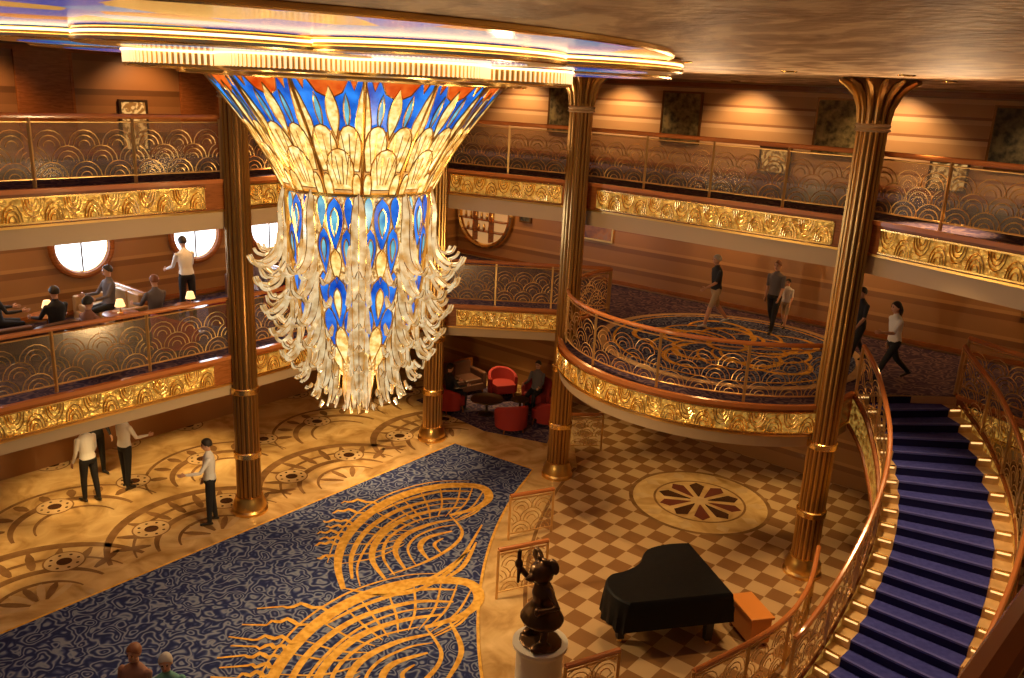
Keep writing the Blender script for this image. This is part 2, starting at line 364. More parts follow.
for dx,dy,sx in((0,0,1),(-.12,-3.85,1.08),(.3,-7.6,1.05)):
    for k,rb in enumerate(RB):
        pts=[((x+1.6)*sx-1.6+dx,y+dy) for x,y in crom(rb,6)]
        m.ribbon(pts,WD[k],.0175+.0004*k,'carpet_gold')
    for j in range(15):
        x0=crom(RB[0],6)[6+int(2.7*j)];x1=x0.lerp(V((-1.3,15.1)),.66);mid=x0.lerp(x1,.5)+V((.08,-.12))
        pts=[((x+1.6)*sx-1.6+dx,y+dy) for x,y in crom([x0,mid,x1],5)]
        m.ribbon(pts,.045,.0225,'carpet_gold')
    for st in ST:
        e=.35 if dy else 0
        pts=[((x+1.6)*sx-1.6+dx-e*(1 if i==0 else 0),y+dy+.05*math.sin(i*2+st[0][1]*5)) for i,(x,y) in enumerate(crom(st,5))]
        m.ribbon(pts,.09,.0235,'carpet_gold')
for q in ([(-1.07,13.45),(-.7,14.0),(-.5,14.9)],[(-.8,12.3),(-.55,11.5),(-.8,10.6)],[(-2.7,13.1),(-2.0,13.0),(-1.2,13.6),(-.6,14.6)],[(-2.2,12.95),(-1.5,13.1),(-.85,14.0),(-.42,15.6)]):
    m.ribbon(crom(q,8),.09,.0245,'carpet_gold')
m.obj('carpet',False,origin=(0,0,0))

# ------------------------------------------------------------------ walls
WLa=corner-A*26;WRb=corner+B*24
def wall(name,a,b,z0,z1,mat,th=.2,side=1):
    m=MB();a=V(a);b=V(b);d=(b-a).normalized();n_=V((-d.y,d.x))*th*side
    m.prism([a,b,b+n_,a+n_] if side>0 else [a+n_,b+n_,b,a],z0,z1,mat);return m.obj(name,False)
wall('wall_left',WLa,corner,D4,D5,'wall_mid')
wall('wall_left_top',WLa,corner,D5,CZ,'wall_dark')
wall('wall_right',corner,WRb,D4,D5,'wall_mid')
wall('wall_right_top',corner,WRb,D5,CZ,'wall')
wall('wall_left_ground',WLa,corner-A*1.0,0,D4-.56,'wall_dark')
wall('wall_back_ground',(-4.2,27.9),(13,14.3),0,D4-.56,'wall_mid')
cpoly=[(-22,-4),(20,-4),(20,14),(WRb.x,WRb.y),(corner.x,corner.y),(WLa.x,WLa.y),(-22,4)]
m=MB();m.prism(cpoly,CZ,CZ+.2,'ceil');m.obj('ceiling',False)

# ------------------------------------------------------------------ balconies
UP=[[(-12.5,6.9),(-5.4,15.75)],[(-5.4,15.75),(-1.95,20.2)],[(-1.95,20.2),(1.35,18.5)],[(1.35,18.5),(5.85,14.6)],[(5.85,14.6),(8.7,9.9)],[(8.7,9.9),(9.6,3)]]
LC=(4.6,17.9);LR=3.5
MID=[[(-12.5,6.9),(-5.4,15.75)],[(-5.4,15.75),(-1.85,20.6)],[(-1.85,20.6),(2.3,20.55)],arc(*LC,LR,131,289.5,44),[(5.77,14.6),(6.45,15.35)]]
MID2=[[(8.55,15.45),(9.3,13.8),(9.3,11.5)],[(9.3,11.5),(9.8,3)]]
def balcony(groups,zt,thick,outer,name,lip,carpetmat='carpet2'):
    m=MB()
    poly=[]
    for g in groups:
        for p in g:
            if not poly or (V(p)-V(poly[-1])).length>.02: poly.append(p)
    poly=poly+outer
    m.prism(poly,zt-thick+.06,zt,'soffit',carpetmat)
    for g in groups:
        P=Path(g)
        m.wallstrip(g,zt-thick+.08,zt+.03,-.02,.08,'wood')
        m.wallstrip(g,zt-.02,zt+.05,.0,.1,'handrail')
        m.wallstrip(g,zt-thick-lip,zt-thick+.09,-.12,.14,'cream')
        m.wallstrip(g,zt-thick+.06,zt-thick+.10,.0,.09,'gold')
        if P.L>2:
            e=.45 if len(g)==2 else .3
            k=max(2,int(P.L/.25)) if len(g)>2 else 2
            gp=[tuple(P.at(e+(P.L-2*e)*i/(k-1))) for i in range(k)]
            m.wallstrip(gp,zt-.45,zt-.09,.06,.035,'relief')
            m.wallstrip(gp,zt-.475,zt-.45,.06,.06,'goldb')
            m.wallstrip(gp,zt-.09,zt-.065,.06,.06,'goldb')
            Q=Path(gp);nn=int(Q.L/.30);w=Q.L/nn
            for i in range(nn):
                for rr,sg in((.055,1),(.10,1),(.145,1)):
                    pts=[]
                    for j in range(7):
                        a=PI*j/6;s_=w*(i+.5)+rr*math.cos(a);hh=(zt-.44+rr*1.9*math.sin(a)) if i%2 else (zt-.10-rr*1.9*math.sin(a))
                        p=Q.at(s_);d=(Q.at(s_+.02)-Q.at(s_-.02)).normalized();p=p+V((d.y,-d.x))*.105
                        pts.append((p.x,p.y,hh))
                    m.tube(pts,.013,4,'goldb',False)
    return m.obj(name,False,origin=(0,0,0))
outerU=[(16,3),(WRb.x,WRb.y),(corner.x,corner.y),(WLa.x,WLa.y)]
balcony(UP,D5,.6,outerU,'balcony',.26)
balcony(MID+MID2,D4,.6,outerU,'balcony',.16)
m=MB()
m.prism(arc(4.75,18.15,2.85,0,360,64)[:-1],D4+.002,D4+.012,'cream','marble_lt')
m.prism(arc(4.75,18.15,2.65,0,360,64)[:-1],D4+.004,D4+.02,'carpet')
cc=V((4.75,18.15))
for k in range(5):
    a=2*PI*k/5+.4
    for j,(r0,r1,sp,w) in enumerate([(.5,1.5,1.5,.16),(.5,1.25,1.2,.10),(.6,1.75,1.75,.08),(.9,2.1,1.2,.13)]):
        pts=[]
        for i in range(16):
            t=i/15;r=r0+(r1-r0)*math.sin(t*PI*.8);aa=a+sp*t-.3*j
            pts.append((cc.x+r*math.cos(aa),cc.y+r*math.sin(aa)))
        m.ribbon(pts,w,D4+.0225+.001*j,'carpet_gold')
m.ribbon(arc(*cc,2.5,0,360,60),.06,D4+.0285,'carpet_gold',False)
m.ribbon(arc(*cc,.42,0,360,30),.12,D4+.0285,'carpet_gold',False)
m.obj('round_carpet',False)

# ------------------------------------------------------------------ railings
def railing(name,pts,plen=1.55,glass=True,h=1.08,fan=True,rr_=.042):
    m=MB();P=Path(pts);n=max(1,round(P.L/plen));w=P.L/n
    k=max(2,int(P.L/.15)+1)
    straight=len(pts)==2
    ss=[0,P.L] if straight else [P.L*i/(k-1) for i in range(k)]
    up=lambda q,z:V((q.x,q.y,q.z+z))
    m.tube([up(P.at(s_),h) for s_ in ss],rr_,8,'handrail')
    m.tube([up(P.at(s_),h-.09) for s_ in ss],.014,5,'scroll')
    m.tube([up(P.at(s_),.13) for s_ in ss],.016,5,'scroll')
    for i in range(n+1):
        q=P.at(w*i);m.box((q.x,q.y,q.z+h/2),(.045,.045,h),'scroll')
    def a2(cs,ch,r,a0,a1,rad=.0095):
        sg=[]
        for j in range(9):
            a=math.radians(a0+(a1-a0)*j/8);s_=cs+r*math.cos(a);hh=ch+r*math.sin(a)
            if s_<lo or s_>hi or hh<.13 or hh>h-.09:
                if len(sg)>1: m.tube([up(P.at(x),y) for x,y in sg],rad,3,'scroll',False)
                sg=[];continue
            sg.append((s_,hh))
        if len(sg)>1: m.tube([up(P.at(x),y) for x,y in sg],rad,3,'scroll',False)
    for i in range(n):
        lo=w*i+.03;hi=w*(i+1)-.03
        if fan:
            nf=max(1,round(w/.52));fw=w/nf
            for q in range(nf):
                cs=w*i+fw*(q+.5)
                for r in(.09,.17,.25): a2(cs,.13,r,0,180)
                for r in(.09,.17,.25): a2(cs,.62,r,0,180)
            for q in range(nf+1):
                cs=w*i+fw*q
                for r in(.09,.17,.25): a2(cs,.38,r,0,180)
        if glass:
            kk=2 if straight else 6
            g=[P.at(lo+(hi-lo)*j/(kk-1)) for j in range(kk)]
            m.add([up(p,.14) for p in g]+[up(p,h-.1) for p in g],[(j,j+1,kk+j+1,kk+j) for j in range(kk-1)],'glass')
    return m.obj(name,True,40)
def z3(g,z): return [(p[0],p[1],z) for p in g]
def inset(g,d):
    out=[];n=len(g)
    for i in range(n):
        a=V(g[max(i-1,0)]);b=V(g[min(i+1,n-1)]);dd=(b-a).normalized();out.append(tuple(V(g[i])-V((dd.y,-dd.x))*d))
    return out
for g in UP: railing('railing',z3(inset(g,.05),D5+.05))
for g in MID[:4]: railing('railing',z3(inset(g,.05),D4+.05),glass=(len(g)==2))
railing('railing',z3([(8.6,15.6),(8.75,15.2),(9.3,13.8),(9.3,11.5)],D4+.05),glass=False)

# ------------------------------------------------------------------ columns
def column(x,y,name='column'):
    m=MB();N=16
    m.lathe([(.36,0),(.36,.06),(.33,.10),(.33,.2),(.29,.28),(.27,.36)],(x,y,0),32,'gold')
    m.lathe([(.215,.3),(.215,8.3)],(x,y,0),24,'bronze',cap=False)
    for i in range(N):
        a=2*PI*i/N;cx=x+.213*math.cos(a);cy=y+.213*math.sin(a)
        m.tube([(cx,cy,.34),(cx,cy,8.3)],.03,6,'flute',False)
    for z in(D4-.75,1.2):
        m.lathe([(.25,z),(.27,z+.02),(.27,z+.12),(.25,z+.14)],(x,y,0),28,'goldb')
    for z in (8.12,):
        m.lathe([(.25,z),(.285,z+.03),(.25,z+.06),(.285,z+.1),(.25,z+.13)],(x,y,0),28,'cream')
    m.lathe([(.22,8.2),(.24,8.5),(.32,8.72),(.46,8.87),(.60,8.94)],(x,y,0),28,'bronze')
    for i in range(14):
        a=2*PI*i/14;d=V((math.cos(a),math.sin(a),0));c0=V((x,y,0))
        m.tube([c0+d*.235+V((0,0,8.25)),c0+d*.26+V((0,0,8.5)),c0+d*.34+V((0,0,8.71)),c0+d*.47+V((0,0,8.85)),c0+d*.62+V((0,0,8.915))],[.028,.04,.052,.06,.03],6,'flute')
    return m.obj(name)
for p in((-5.18,15.79),(-1.89,19.98),(1.19,18.18),(5.7,14.45)): column(*p)

# ------------------------------------------------------------------ staircase
cl=crom([(7.5,15.4),(7.62,14.5),(7.5,13.4),(7.15,12.5),(6.55,11.6),(5.8,10.75),(5.0,10.05)],10)
CP=Path(cl);NS=20;tr=CP.L/NS;rise=D4/NS
def sec(s_):
    p=CP.at(s_);d=(CP.at(s_+.1)-CP.at(s_-.1)).normalized();return p,d,V((d.y,-d.x))
m=MB()
def wedge(s0,s1,h0,h1,z0,z1,mat):
    a,_,na=sec(s0);b,_,nb=sec(s1)
    m.prism([a+na*h0,a+na*h1,b+nb*h1,b+nb*h0][::-1],z0,z1,mat)
for k in range(NS):
    z=D4-rise*(k+1)
    if z<.01: z=.02
    s0,s1=k*tr,(k+1)*tr
    wedge(s0,s1,-1.,1.,max(0,z-.28),z,'stair_stone')
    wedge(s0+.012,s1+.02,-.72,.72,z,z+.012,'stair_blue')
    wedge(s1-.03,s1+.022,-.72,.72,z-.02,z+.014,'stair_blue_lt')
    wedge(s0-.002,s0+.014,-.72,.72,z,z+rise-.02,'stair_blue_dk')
    for sd in(-1,1):
        wedge(s1-.03,s1+.01,-.98 if sd<0 else .74,-.74 if sd<0 else .98,z,z+.008,'goldb')
        wedge(s0+.0,s0+.012,-.96 if sd<0 else .76,-.76 if sd<0 else .96,z+rise-.045,z+rise-.02,'steplight')
for sd in(-1,1):
    P_=[];n=41
    for i in range(n):
        s_=CP.L*i/(n-1);p,d,N_=sec(s_);q=p+N_*sd*1.0;P_.append((q,N_*sd,D4-rise*(s_/tr)))
    vs=[];
    for q,N_,z in P_:
        for o_,dz in((0,.06),(.07,.06),(.07,-.5),(0,-.5)): r_=q+N_*o_;vs.append((r_.x,r_.y,max(0.0,z+dz-rise*.5)))
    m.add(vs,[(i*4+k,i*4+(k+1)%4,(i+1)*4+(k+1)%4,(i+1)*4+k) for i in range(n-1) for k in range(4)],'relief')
    m.tube([(q.x+N_.x*.05,q.y+N_.y*.05,max(.05,z-.0)) for q,N_,z in P_],.05,6,'wood')
    m.tube([(q.x+N_.x*.06,q.y+N_.y*.06,max(.03,z-.58)) for q,N_,z in P_],.05,6,'wood')
vs=[]
for i in range(41):
    s_=CP.L*i/40;p,d,N_=sec(s_);z=max(0.005,D4-rise*(s_/tr)-.5)
    for sd in(-1,1): q=p+N_*sd;vs.append((q.x,q.y,z))
m.add(vs,[(i*2,i*2+1,i*2+3,i*2+2) for i in range(40)],'wood')
m.obj('staircase',True,30)
for sd in(-1,1):
    pts=[]
    for i in range(41):
        s_=CP.L*i/40;p,d,N_=sec(s_);q=p+N_*sd*1.03;pts.append((q.x,q.y,max(0,D4-rise*.3-rise*(s_/tr))+.03))
    railing('stair_railing',pts,1.0,False,1.0)
railing('railing',z3(crom([(5.6,13.6),(4.95,12.2),(4.1,11.1),(2.7,10.0)],8),.0),1.1,False,1.0)
for (x,y,rz,w) in((.55,15.3,.45,.95),(.38,13.25,.45,.95),(1.35,10.25,.5,.9),(1.94,19.7,.1,.8)):
    d=V((math.cos(rz),math.sin(rz)))*w/2
    railing('scroll_barrier',[(x-d.x,y-d.y,0),(x+d.x,y+d.y,0)],w,False,.95)
railing('railing',[(.45,.77,D5+.02),(3.4,3.95,D5+.02)],1.45,False,1.08,False,.030)
m=MB();m.prism([(.50,.72),(.1,.3),(-3,-2.2),(-3,-3.5),(6,-3.5),(6,3.6),(3.6,3.95)],D5-.3,D5+.02,'wood','carpet2');m.obj('floor_viewing_deck',False)

# ------------------------------------------------------------------ chandelier
CX,CY=-2.33,12.5
m=MB()
def lobed(R,amp,n,k,ph=0): 
    return [(CX+(R+amp*abs(math.sin(n*(2*PI*i/k)/2+ph)))*math.cos(2*PI*i/k),CY+(R+amp*abs(math.sin(n*(2*PI*i/k)/2+ph)))*math.sin(2*PI*i/k)) for i in range(k)]
def tier(poly,z0,z1,under,rim,side='goldb',glowz=None,rr=.03):
    n=len(poly)
    m.prism(poly,z0,z1,under)
    cx=sum(p[0] for p in poly)/n;cy=sum(p[1] for p in poly)/n
    def loop(s_,z): return [(cx+(p[0]-cx)*s_,cy+(p[1]-cy)*s_,z) for p in poly]+[(cx+(poly[0][0]-cx)*s_,cy+(poly[0][1]-cy)*s_,z)]
    m.tube(loop(1,z0+rr),rr,6,rim,False)
    m.tube(loop(1,z1-rr),rr*.8,6,rim,False)
    if glowz: m.tube(loop(1.004,glowz),.014,5,'cove',False)
p3=arc(-3.6,10.3,5.2,0,360,90)[:-1]
tier(p3,8.90,8.95,'mosaic','goldb')
for k in range(9):
    a=2*PI*k/9+.25;q=(CX+3.05*math.cos(a),CY+3.05*math.sin(a))
    zz=8.755+.012*(k%3)
    tier(arc(q[0],q[1],1.5,0,360,48)[:-1],zz,8.93,'tier_gold','goldb',glowz=zz+.09)
    m.flat(arc(q[0],q[1],1.1,0,360,36)[:-1][::-1],zz-.004,'mosaic')
p1=lobed(2.45,.62,9,180)
tier(p1,8.56,8.79,'tier_gold','goldb')
tier(lobed(2.0,.4,9,120,.5),8.52,8.57,'goldb','goldb')
for i in range(360):
    q=V(p1[i//2]).lerp(V(p1[(i//2+1)%180]),.5*(i%2));dd=(q-V((CX,CY)))*1.006
    x,y=CX+dd.x,CY+dd.y
    m.box((x,y,8.665),(.024,.024,.13),'crystal_fringe')
m.tube([(CX+(p[0]-CX)*1.012,CY+(p[1]-CY)*1.012,8.745) for p in p1+p1[:1]],.016,5,'cove',False)
def bell(t): return (1.02+1.02*(.75*t+.25*t*t),7.05+1.50*t)
def body(t):
    R=[(0,1.02),(.25,1.0),(.5,.90),(.75,.70),(.9,.48),(1,.15)]
    for (a,ra),(b,rb) in zip(R,R[1:]):
        if t<=b: r=ra+(rb-ra)*(t-a)/(b-a);break
    return (r,7.05-2.95*t)
PH0=math.radians(10.57+18.0)   # rotation of the glass body about its own axis
def spt(i,N,u,t,off,prof):
    ph=PH0 if prof is body else 0
    r,z=prof(t);a0=ph+2*PI*i/N;a1=ph+2*PI*(i+1)/N;am=(a0+a1)/2
    p=V((r*math.cos(a0),r*math.sin(a0))).lerp(V((r*math.cos(a1),r*math.sin(a1))),u+.5)+V((math.cos(am),math.sin(am)))*off
    return V((CX+p.x,CY+p.y,z))
def shape(i,N,prof,pts,off,mat,line=.011,lm='gold',out=True):
    w=[spt(i,N,u,t,off,prof) for u,t in pts]
    cu=sum(p[0] for p in pts)/len(pts);ct=sum(p[1] for p in pts)/len(pts)
    c0=spt(i,N,cu,ct,off,prof);n=len(w)
    m.add(w+[c0],[(j,(j+1)%n,n) for j in range(n)],mat)
    if out: m.tube(w+[w[0]],line,4,lm,False)
def archs(u,t0,t1,w,n=8):
    tm=t0+(t1-t0)*.45
    return [(u-w*.8,t0)]+[(u-w*math.cos(PI*j/n),tm+(t1-tm)*math.sin(PI*j/n)) for j in range(n+1)]+[(u+w*.8,t0)]
def leaf(u,t0,t1,w,n=7,bias=.5):
    L=[];
    for j in range(n+1):
        q=j/n;L.append((w*math.sin(PI*q**(.7 if bias<.5 else 1.2 if bias>.5 else 1)),t0+(t1-t0)*q))
    return [(u-a,b) for a,b in L]+[(u+a,b) for a,b in L[-2:0:-1]]
N=14
for i in range(N):
    for k in range(6):
        t0,t1=k/6,(k+1)/6
        w=[spt(i,N,-.5,t0,0,bell),spt(i,N,.5,t0,0,bell),spt(i,N,.5,t1,0,bell),spt(i,N,-.5,t1,0,bell)]
        m.add(w,[(0,1,2,3)],'ch_cream2')
    m.tube([spt(i,N,-.5,k/8,.02,bell) for k in range(9)],.026,6,'gold',False)
    shape(i,N,bell,[(-.48,1),(.48,1),(.47,.52),(.25,.50),(0,.6),(-.25,.50),(-.47,.52)],.012,'ch_blue')
    shape(i,N,bell,[(-.30,1),(.30,1),(.19,.88),(0,.83),(-.19,.88)],.024,'ch_orange')
    shape(i,N,bell,leaf(0,.5,.93,.10),.034,'ch_cream')
    for sg in(-1,1):
        shape(i,N,bell,[(sg*.5,.97),(sg*.44,.84),(sg*.38,.66),(sg*.38,.5),(sg*.5,.5)],.034,'ch_cream')
        shape(i,N,bell,[(sg*.42,1),(sg*.30,1),(sg*.36,.90)],.026,'ch_orange')
        shape(i,N,bell,leaf(sg*.23,.58,.88,.05),.03,'ch_teal')
    for u in(-.25,.25):
        shape(i,N,bell,archs(u,.22,.62,.24),.042,'ch_cream')
        for q in(-.1,0,.1): m.tube([spt(i,N,u+q*.6,.25,.05,bell),spt(i,N,u+q*1.5,.55,.05,bell)],.007,3,'gold',False)
    shape(i,N,bell,archs(0,.05,.42,.32),.055,'ch_cream')
    for q in(-.18,-.06,.06,.18): m.tube([spt(i,N,q*.6,.1,.063,bell),spt(i,N,q*1.2,.35,.063,bell)],.007,3,'gold',False)
    for u in(-.38,.38): shape(i,N,bell,archs(u,-.02,.2,.12),.062,'ch_cream')
for t,rr in((0,.035),(1,.045),):
    r,z=bell(t);m.tube([(CX+(r+.04)*math.cos(a),CY+(r+.04)*math.sin(a),z) for a in np.linspace(0,2*PI,65)],rr,6,'goldb',False)
N2=10
for i in range(N2):
    for k in range(10):
        t0,t1=k/10,(k+1)/10
        w=[spt(i,N2,-.5,t0,0,body),spt(i,N2,.5,t0,0,body),spt(i,N2,.5,t1,0,body),spt(i,N2,-.5,t1,0,body)]
        m.add(w,[(3,2,1,0)],'ch_bead')
    m.tube([spt(i,N2,-.5,k/12*.9,.03,body) for k in range(13)],.02,5,'gold',False)
    for u,t0,t1,w,mt_,o in((0,.01,.27,.20,'ch_blue',.06),(0,.06,.20,.09,'ch_teal',.075),(-.30,.0,.17,.11,'ch_teal',.045),(.30,.0,.17,.11,'ch_blue',.045),
        (-.26,.15,.38,.14,'ch_blue',.05),(.26,.15,.38,.14,'ch_blue',.05),(-.26,.20,.32,.06,'ch_teal',.065),(.26,.20,.32,.06,'ch_teal',.065),(0,.25,.42,.13,'ch_cream',.06),
        (0,.38,.66,.25,'ch_blue',.065),(0,.44,.60,.10,'ch_cream',.08),(-.33,.36,.56,.12,'ch_blue',.05),(.33,.36,.56,.12,'ch_blue',.05),(-.28,.54,.76,.18,'ch_blue',.06),(.28,.54,.76,.18,'ch_blue',.06),(0,.64,.86,.22,'ch_cream',.068),(-.3,.74,.92,.18,'ch_cream',.06),(.3,.74,.92,.18,'ch_cream',.06)):
        shape(i,N2,body,leaf(u,t0,t1,w,bias=.4),o,mt_)
def frond(a,prof,w,mat='ch_crystal',edge=True):
    pr=crom([V((r,z)) for r,z in prof],4);n=len(pr);d=V((math.cos(a),math.sin(a),0));tn=V((-d.y,d.x,0));vs=[];E=[[],[],[]]
    for i,p in enumerate(pr):
        q=i/(n-1);ww=w*(.12+.88*math.sin(PI*min(1,q**.85))**.75)*(1-.5*q) if i<n-1 else .004
        c0=V((CX,CY,0))+d*p.x+V((0,0,p.y))
        a_=pr[max(i-1,0)];b_=pr[min(i+1,n-1)];tg=(b_-a_).normalized();nr=d*(-tg.y)+V((0,0,tg.x));
        if nr.dot(d)<0: nr=-nr
        k4=[c0-tn*(ww/2)-nr*.02*(ww/.2),c0+nr*.03,c0+tn*(ww/2)-nr*.02*(ww/.2),c0-nr*.02]
        vs+=k4;E[0].append(k4[0]);E[1].append(k4[1]);E[2].append(k4[2])
    m.add(vs,[(i*4+k,i*4+(k+1)%4,(i+1)*4+(k+1)%4,(i+1)*4+k) for i in range(n-1) for k in range(4)],mat)
    if edge:
        for e in E: m.tube(e,.007,3,'goldb',False)
def ring(n,ph,prof,w,jit=.0,edge=True):
    for i in range(n): frond(PH0+2*PI*(i+ph)/n,[(r,z+random.uniform(-jit,jit)) for r,z in prof],w,edge=edge)
def shiftp(p,dr,dz): return [(r+dr,z+dz) for r,z in p]
# stiff glass petals stacked in ordered tiers along the ribs; coloured glass stays visible between them
T=[([(1.07,7.08),(1.14,6.78),(1.14,6.45),(1.19,6.18),(1.34,6.02),(1.50,6.03),(1.56,6.13)],.27),
([(1.06,6.55),(1.08,6.28),(1.10,6.02),(1.18,5.80),(1.32,5.68),(1.44,5.72),(1.48,5.81)],.24),
([(1.03,6.10),(1.05,5.82),(1.06,5.58),(1.13,5.38),(1.26,5.27),(1.36,5.31),(1.39,5.39)],.22),
([(.98,5.70),(1.0,5.45),(1.0,5.22),(1.06,5.03),(1.17,4.93),(1.26,4.97),(1.28,5.04)],.21),
([(.88,5.30),(.90,5.06),(.91,4.86),(.96,4.68),(1.05,4.60),(1.12,4.63),(1.14,4.70)],.19),
([(.74,4.95),(.76,4.72),(.77,4.50),(.81,4.33),(.88,4.25),(.93,4.28)],.18),
([(.56,4.70),(.59,4.45),(.61,4.20),(.64,4.02),(.69,3.93)],.17)]
for k,(pf,w_) in enumerate(T):
    ring(10,0,pf,w_,.012)
    ring(10,.17,shiftp(pf[2:],.0,-.05),w_*.42,.02,False)
    ring(10,-.17,shiftp(pf[2:],.0,-.05),w_*.42,.02,False)
    ring(10,.5,shiftp(pf[3:],.02,-.10),w_*.45,.02,True)
ring(8,0,[(.34,4.50),(.38,4.22),(.40,3.95),(.38,3.72)],.19,.03)
ring(8,.5,[(.44,4.50),(.47,4.30),(.50,4.08),(.50,3.86)],.15,.03)
ring(5,.5,[(.12,4.40),(.16,4.10),(.15,3.80),(.12,3.58)],.16,.03)
m.obj('chandelier',True,40)

# ------------------------------------------------------------------ wall fittings
def on_wall(p0,dirv,nrm,s_,z,w,h,name,mat,fr='gold',d=.05,fw=.05):
    m=MB();R=Matrix(((dirv.x,nrm.x,0),(dirv.y,nrm.y,0),(0,0,1))).to_4x4()
    c0=p0+dirv*s_+nrm*.005;m.M=Matrix.Translation((c0.x,c0.y,z))@R
    m.box((0,d/2,0),(w,d,h),mat)
    if fr:
        for sx in(-1,1): m.box((sx*(w/2+fw/2),d*.6,0),(fw,d*1.2,h+2*fw),fr)
        for sz in(-1,1): m.box((0,d*.6,sz*(h/2+fw/2)),(w,d*1.2,fw),fr)
    return m.obj(name,False)
nR=V((-.62,-.785));nL=V((.785,-.62))
for x in(1.2,4.1,7.3,10.2,13.2):
    on_wall(corner,B,nR,(x+1.91)/.785,8.02,1.05,1.2,'wall_art_panel','art_gold' if x<8.5 else 'art_dark','bronze')
on_wall(corner,B,nR,(2.1+1.91)/.785,4.95,1.5,.85,'framed_picture','picture','gold')
on_wall(corner,B,nR,(.25+1.91)/.785,5.0,.35,.6,'framed_picture','art_dark','bronze')
on_wall(corner,B,nR,(11.3+1.91)/.785,4.9,1.3,.9,'framed_picture','picture','gold')
m=MB();s0=(-1.45+1.91)/.785+.6;R=Matrix(((B.x,nR.x,0),(B.y,nR.y,0),(0,0,1))).to_4x4();c0=corner+B*(s0)+nR*.02
m.M=Matrix.Translation((c0.x,c0.y,4.75))@R
m.add([(1.0*math.cos(a),.03,1.0*math.sin(a)) for a in np.linspace(0,2*PI,40,endpoint=False)],[tuple(range(40))],'niche')
m.tube([(1.05*math.cos(a),.09,1.05*math.sin(a)) for a in np.linspace(0,2*PI,41)],.09,8,'goldb',False)
for z in(-.55,-.2,.15,.5):
    w=math.sqrt(1-z*z);m.box((0,.14,z),(2*w*.95,.22,.04),'wood')
    for k in range(int(w*7)): m.lathe([(.03,0),(.05,.04),(.04,.12),(.02,.2)],(-w*.75+k*.22,.14,z+.02),8,'gold')
for x in(-.33,.33): m.box((x,.14,0),(.04,.22,1.75),'wood')
m.obj('display_niche')
for i,s_ in enumerate([5.1,7.3,9.4,12.1,14.8,17.6]):
    c0=corner-A*s_+nL*.01;m=MB();R=Matrix(((A.x,nL.x,0),(A.y,nL.y,0),(0,0,1))).to_4x4();m.M=Matrix.Translation((c0.x,c0.y,4.84))@R
    rr=.60
    m.add([(rr*math.cos(a),.02,rr*math.sin(a)) for a in np.linspace(0,2*PI,40,endpoint=False)],[tuple(range(40))],'window')
    m.tube([((rr+.04)*math.cos(a),.08,(rr+.04)*math.sin(a)) for a in np.linspace(0,2*PI,41)],.075,8,'wood',False)
    m.tube([((rr-.03)*math.cos(a),.06,(rr-.03)*math.sin(a)) for a in np.linspace(0,2*PI,41)],.02,6,'goldb',False)
    m.box((0,.04,0),(.025,.03,rr*2),'darkmetal')
    m.obj('window_%d'%(i+1))
for i,s_ in enumerate([9.0,12.5,15.5,18.5]):
    on_wall(corner-A*s_,A,nL,0,7.75,1.0,2.0,'door_%d'%(i+1),'wood','wood',.05,.06)
for s_ in(7.3,10.7,14.0,17.0): on_wall(corner-A*s_,A,nL,0,7.35,.55,1.0,'lattice_wall_light','lattice','darkmetal')
for s_ in(10.3,14.2): on_wall(corner+B*s_,B,nR,0,7.15,.7,.55,'lattice_wall_light','lattice','darkmetal')
for z in(D4+.1,D5-.75,D5+.12,CZ-.1):
    m=MB()
    m.wallstrip([tuple(corner),tuple(WRb)],z-.05,z+.05,.01,.03,'wood');m.obj('trim_1',False)
    m=MB();m.wallstrip([tuple(WLa),tuple(corner)],z-.05,z+.05,.01,.03,'wood');m.obj('trim_2',False)

# ------------------------------------------------------------------ furniture
def tubchair(x,y,z,face,mat,name='armchair'):
    m=MB();m.M=Matrix.Translation((x,y,z))@Matrix.Rotation(face-PI/2,4,'Z')
    m.prism([(.27,.30),(-.27,.30)]+[(.33*math.cos(a),.33*math.sin(a)-.02) for a in np.linspace(PI,2*PI,14)],.20,.44,mat)
    vs=[];K=18
    for j in range(K+1):
        a=PI-.25+(PI+.5)*j/K;t=abs(j/K-.5)*2;h=.80-.20*t*t
        ca,sa=math.cos(a),math.sin(a)
        for r,zz in((.33,.12),(.42,.14),(.44,h-.04),(.40,h),(.35,h-.03)): vs.append((r*ca,r*sa-.02,zz))
    m.add(vs,[(i*5+k,(i+1)*5+k,(i+1)*5+(k+1)%5,i*5+(k+1)%5) for i in range(K) for k in range(5)]+[(4,3,2,1,0),tuple(K*5+k for k in range(5))],mat)
    for sx in(-.24,.24):
        for sy in(-.24,.24): m.tube([(sx,sy,.2),(sx*1.1,sy*1.1,0)],[.025,.015],6,'wood')
    return m.obj(name)
def sofa(x,y,z,face,L,mat,name='sofa'):
    m=MB();m.M=Matrix.Translation((x,y,z))@Matrix.Rotation(face-PI/2,4,'Z')
    m.box((0,0,.2),(L,.8,.2),mat);n=max(2,round(L/.65))
    for i in range(n):
        w=(L-.3)/n;cx=-L/2+.15+w*(i+.5)
        m.box((cx,.05,.37),(w-.02,.62,.15),mat);m.box((cx,-.28,.62),(w-.03,.16,.42),mat)
    m.box((0,-.37,.5),(L,.1,.72),'wood')
    for sx in(-1,1): m.box((sx*(L/2-.07),0,.38),(.14,.8,.46),mat)
    for sx in(-1,1):
        for sy in(-.33,.33): m.box((sx*(L/2-.1),sy,.05),(.06,.06,.1),'wood')
    return m.obj(name,bevel=.035)
def table(x,y,z,r,h,mat='wood',name='cocktail_table'):
    m=MB();m.lathe([(.22,0),(.22,.02),(.05,.06),(.035,.12),(.035,h-.05),(.1,h-.03),(r,h-.03),(r,h)],(x,y,z),28,mat)
    return m.obj(name)
aL=math.atan2(A.y,A.x)
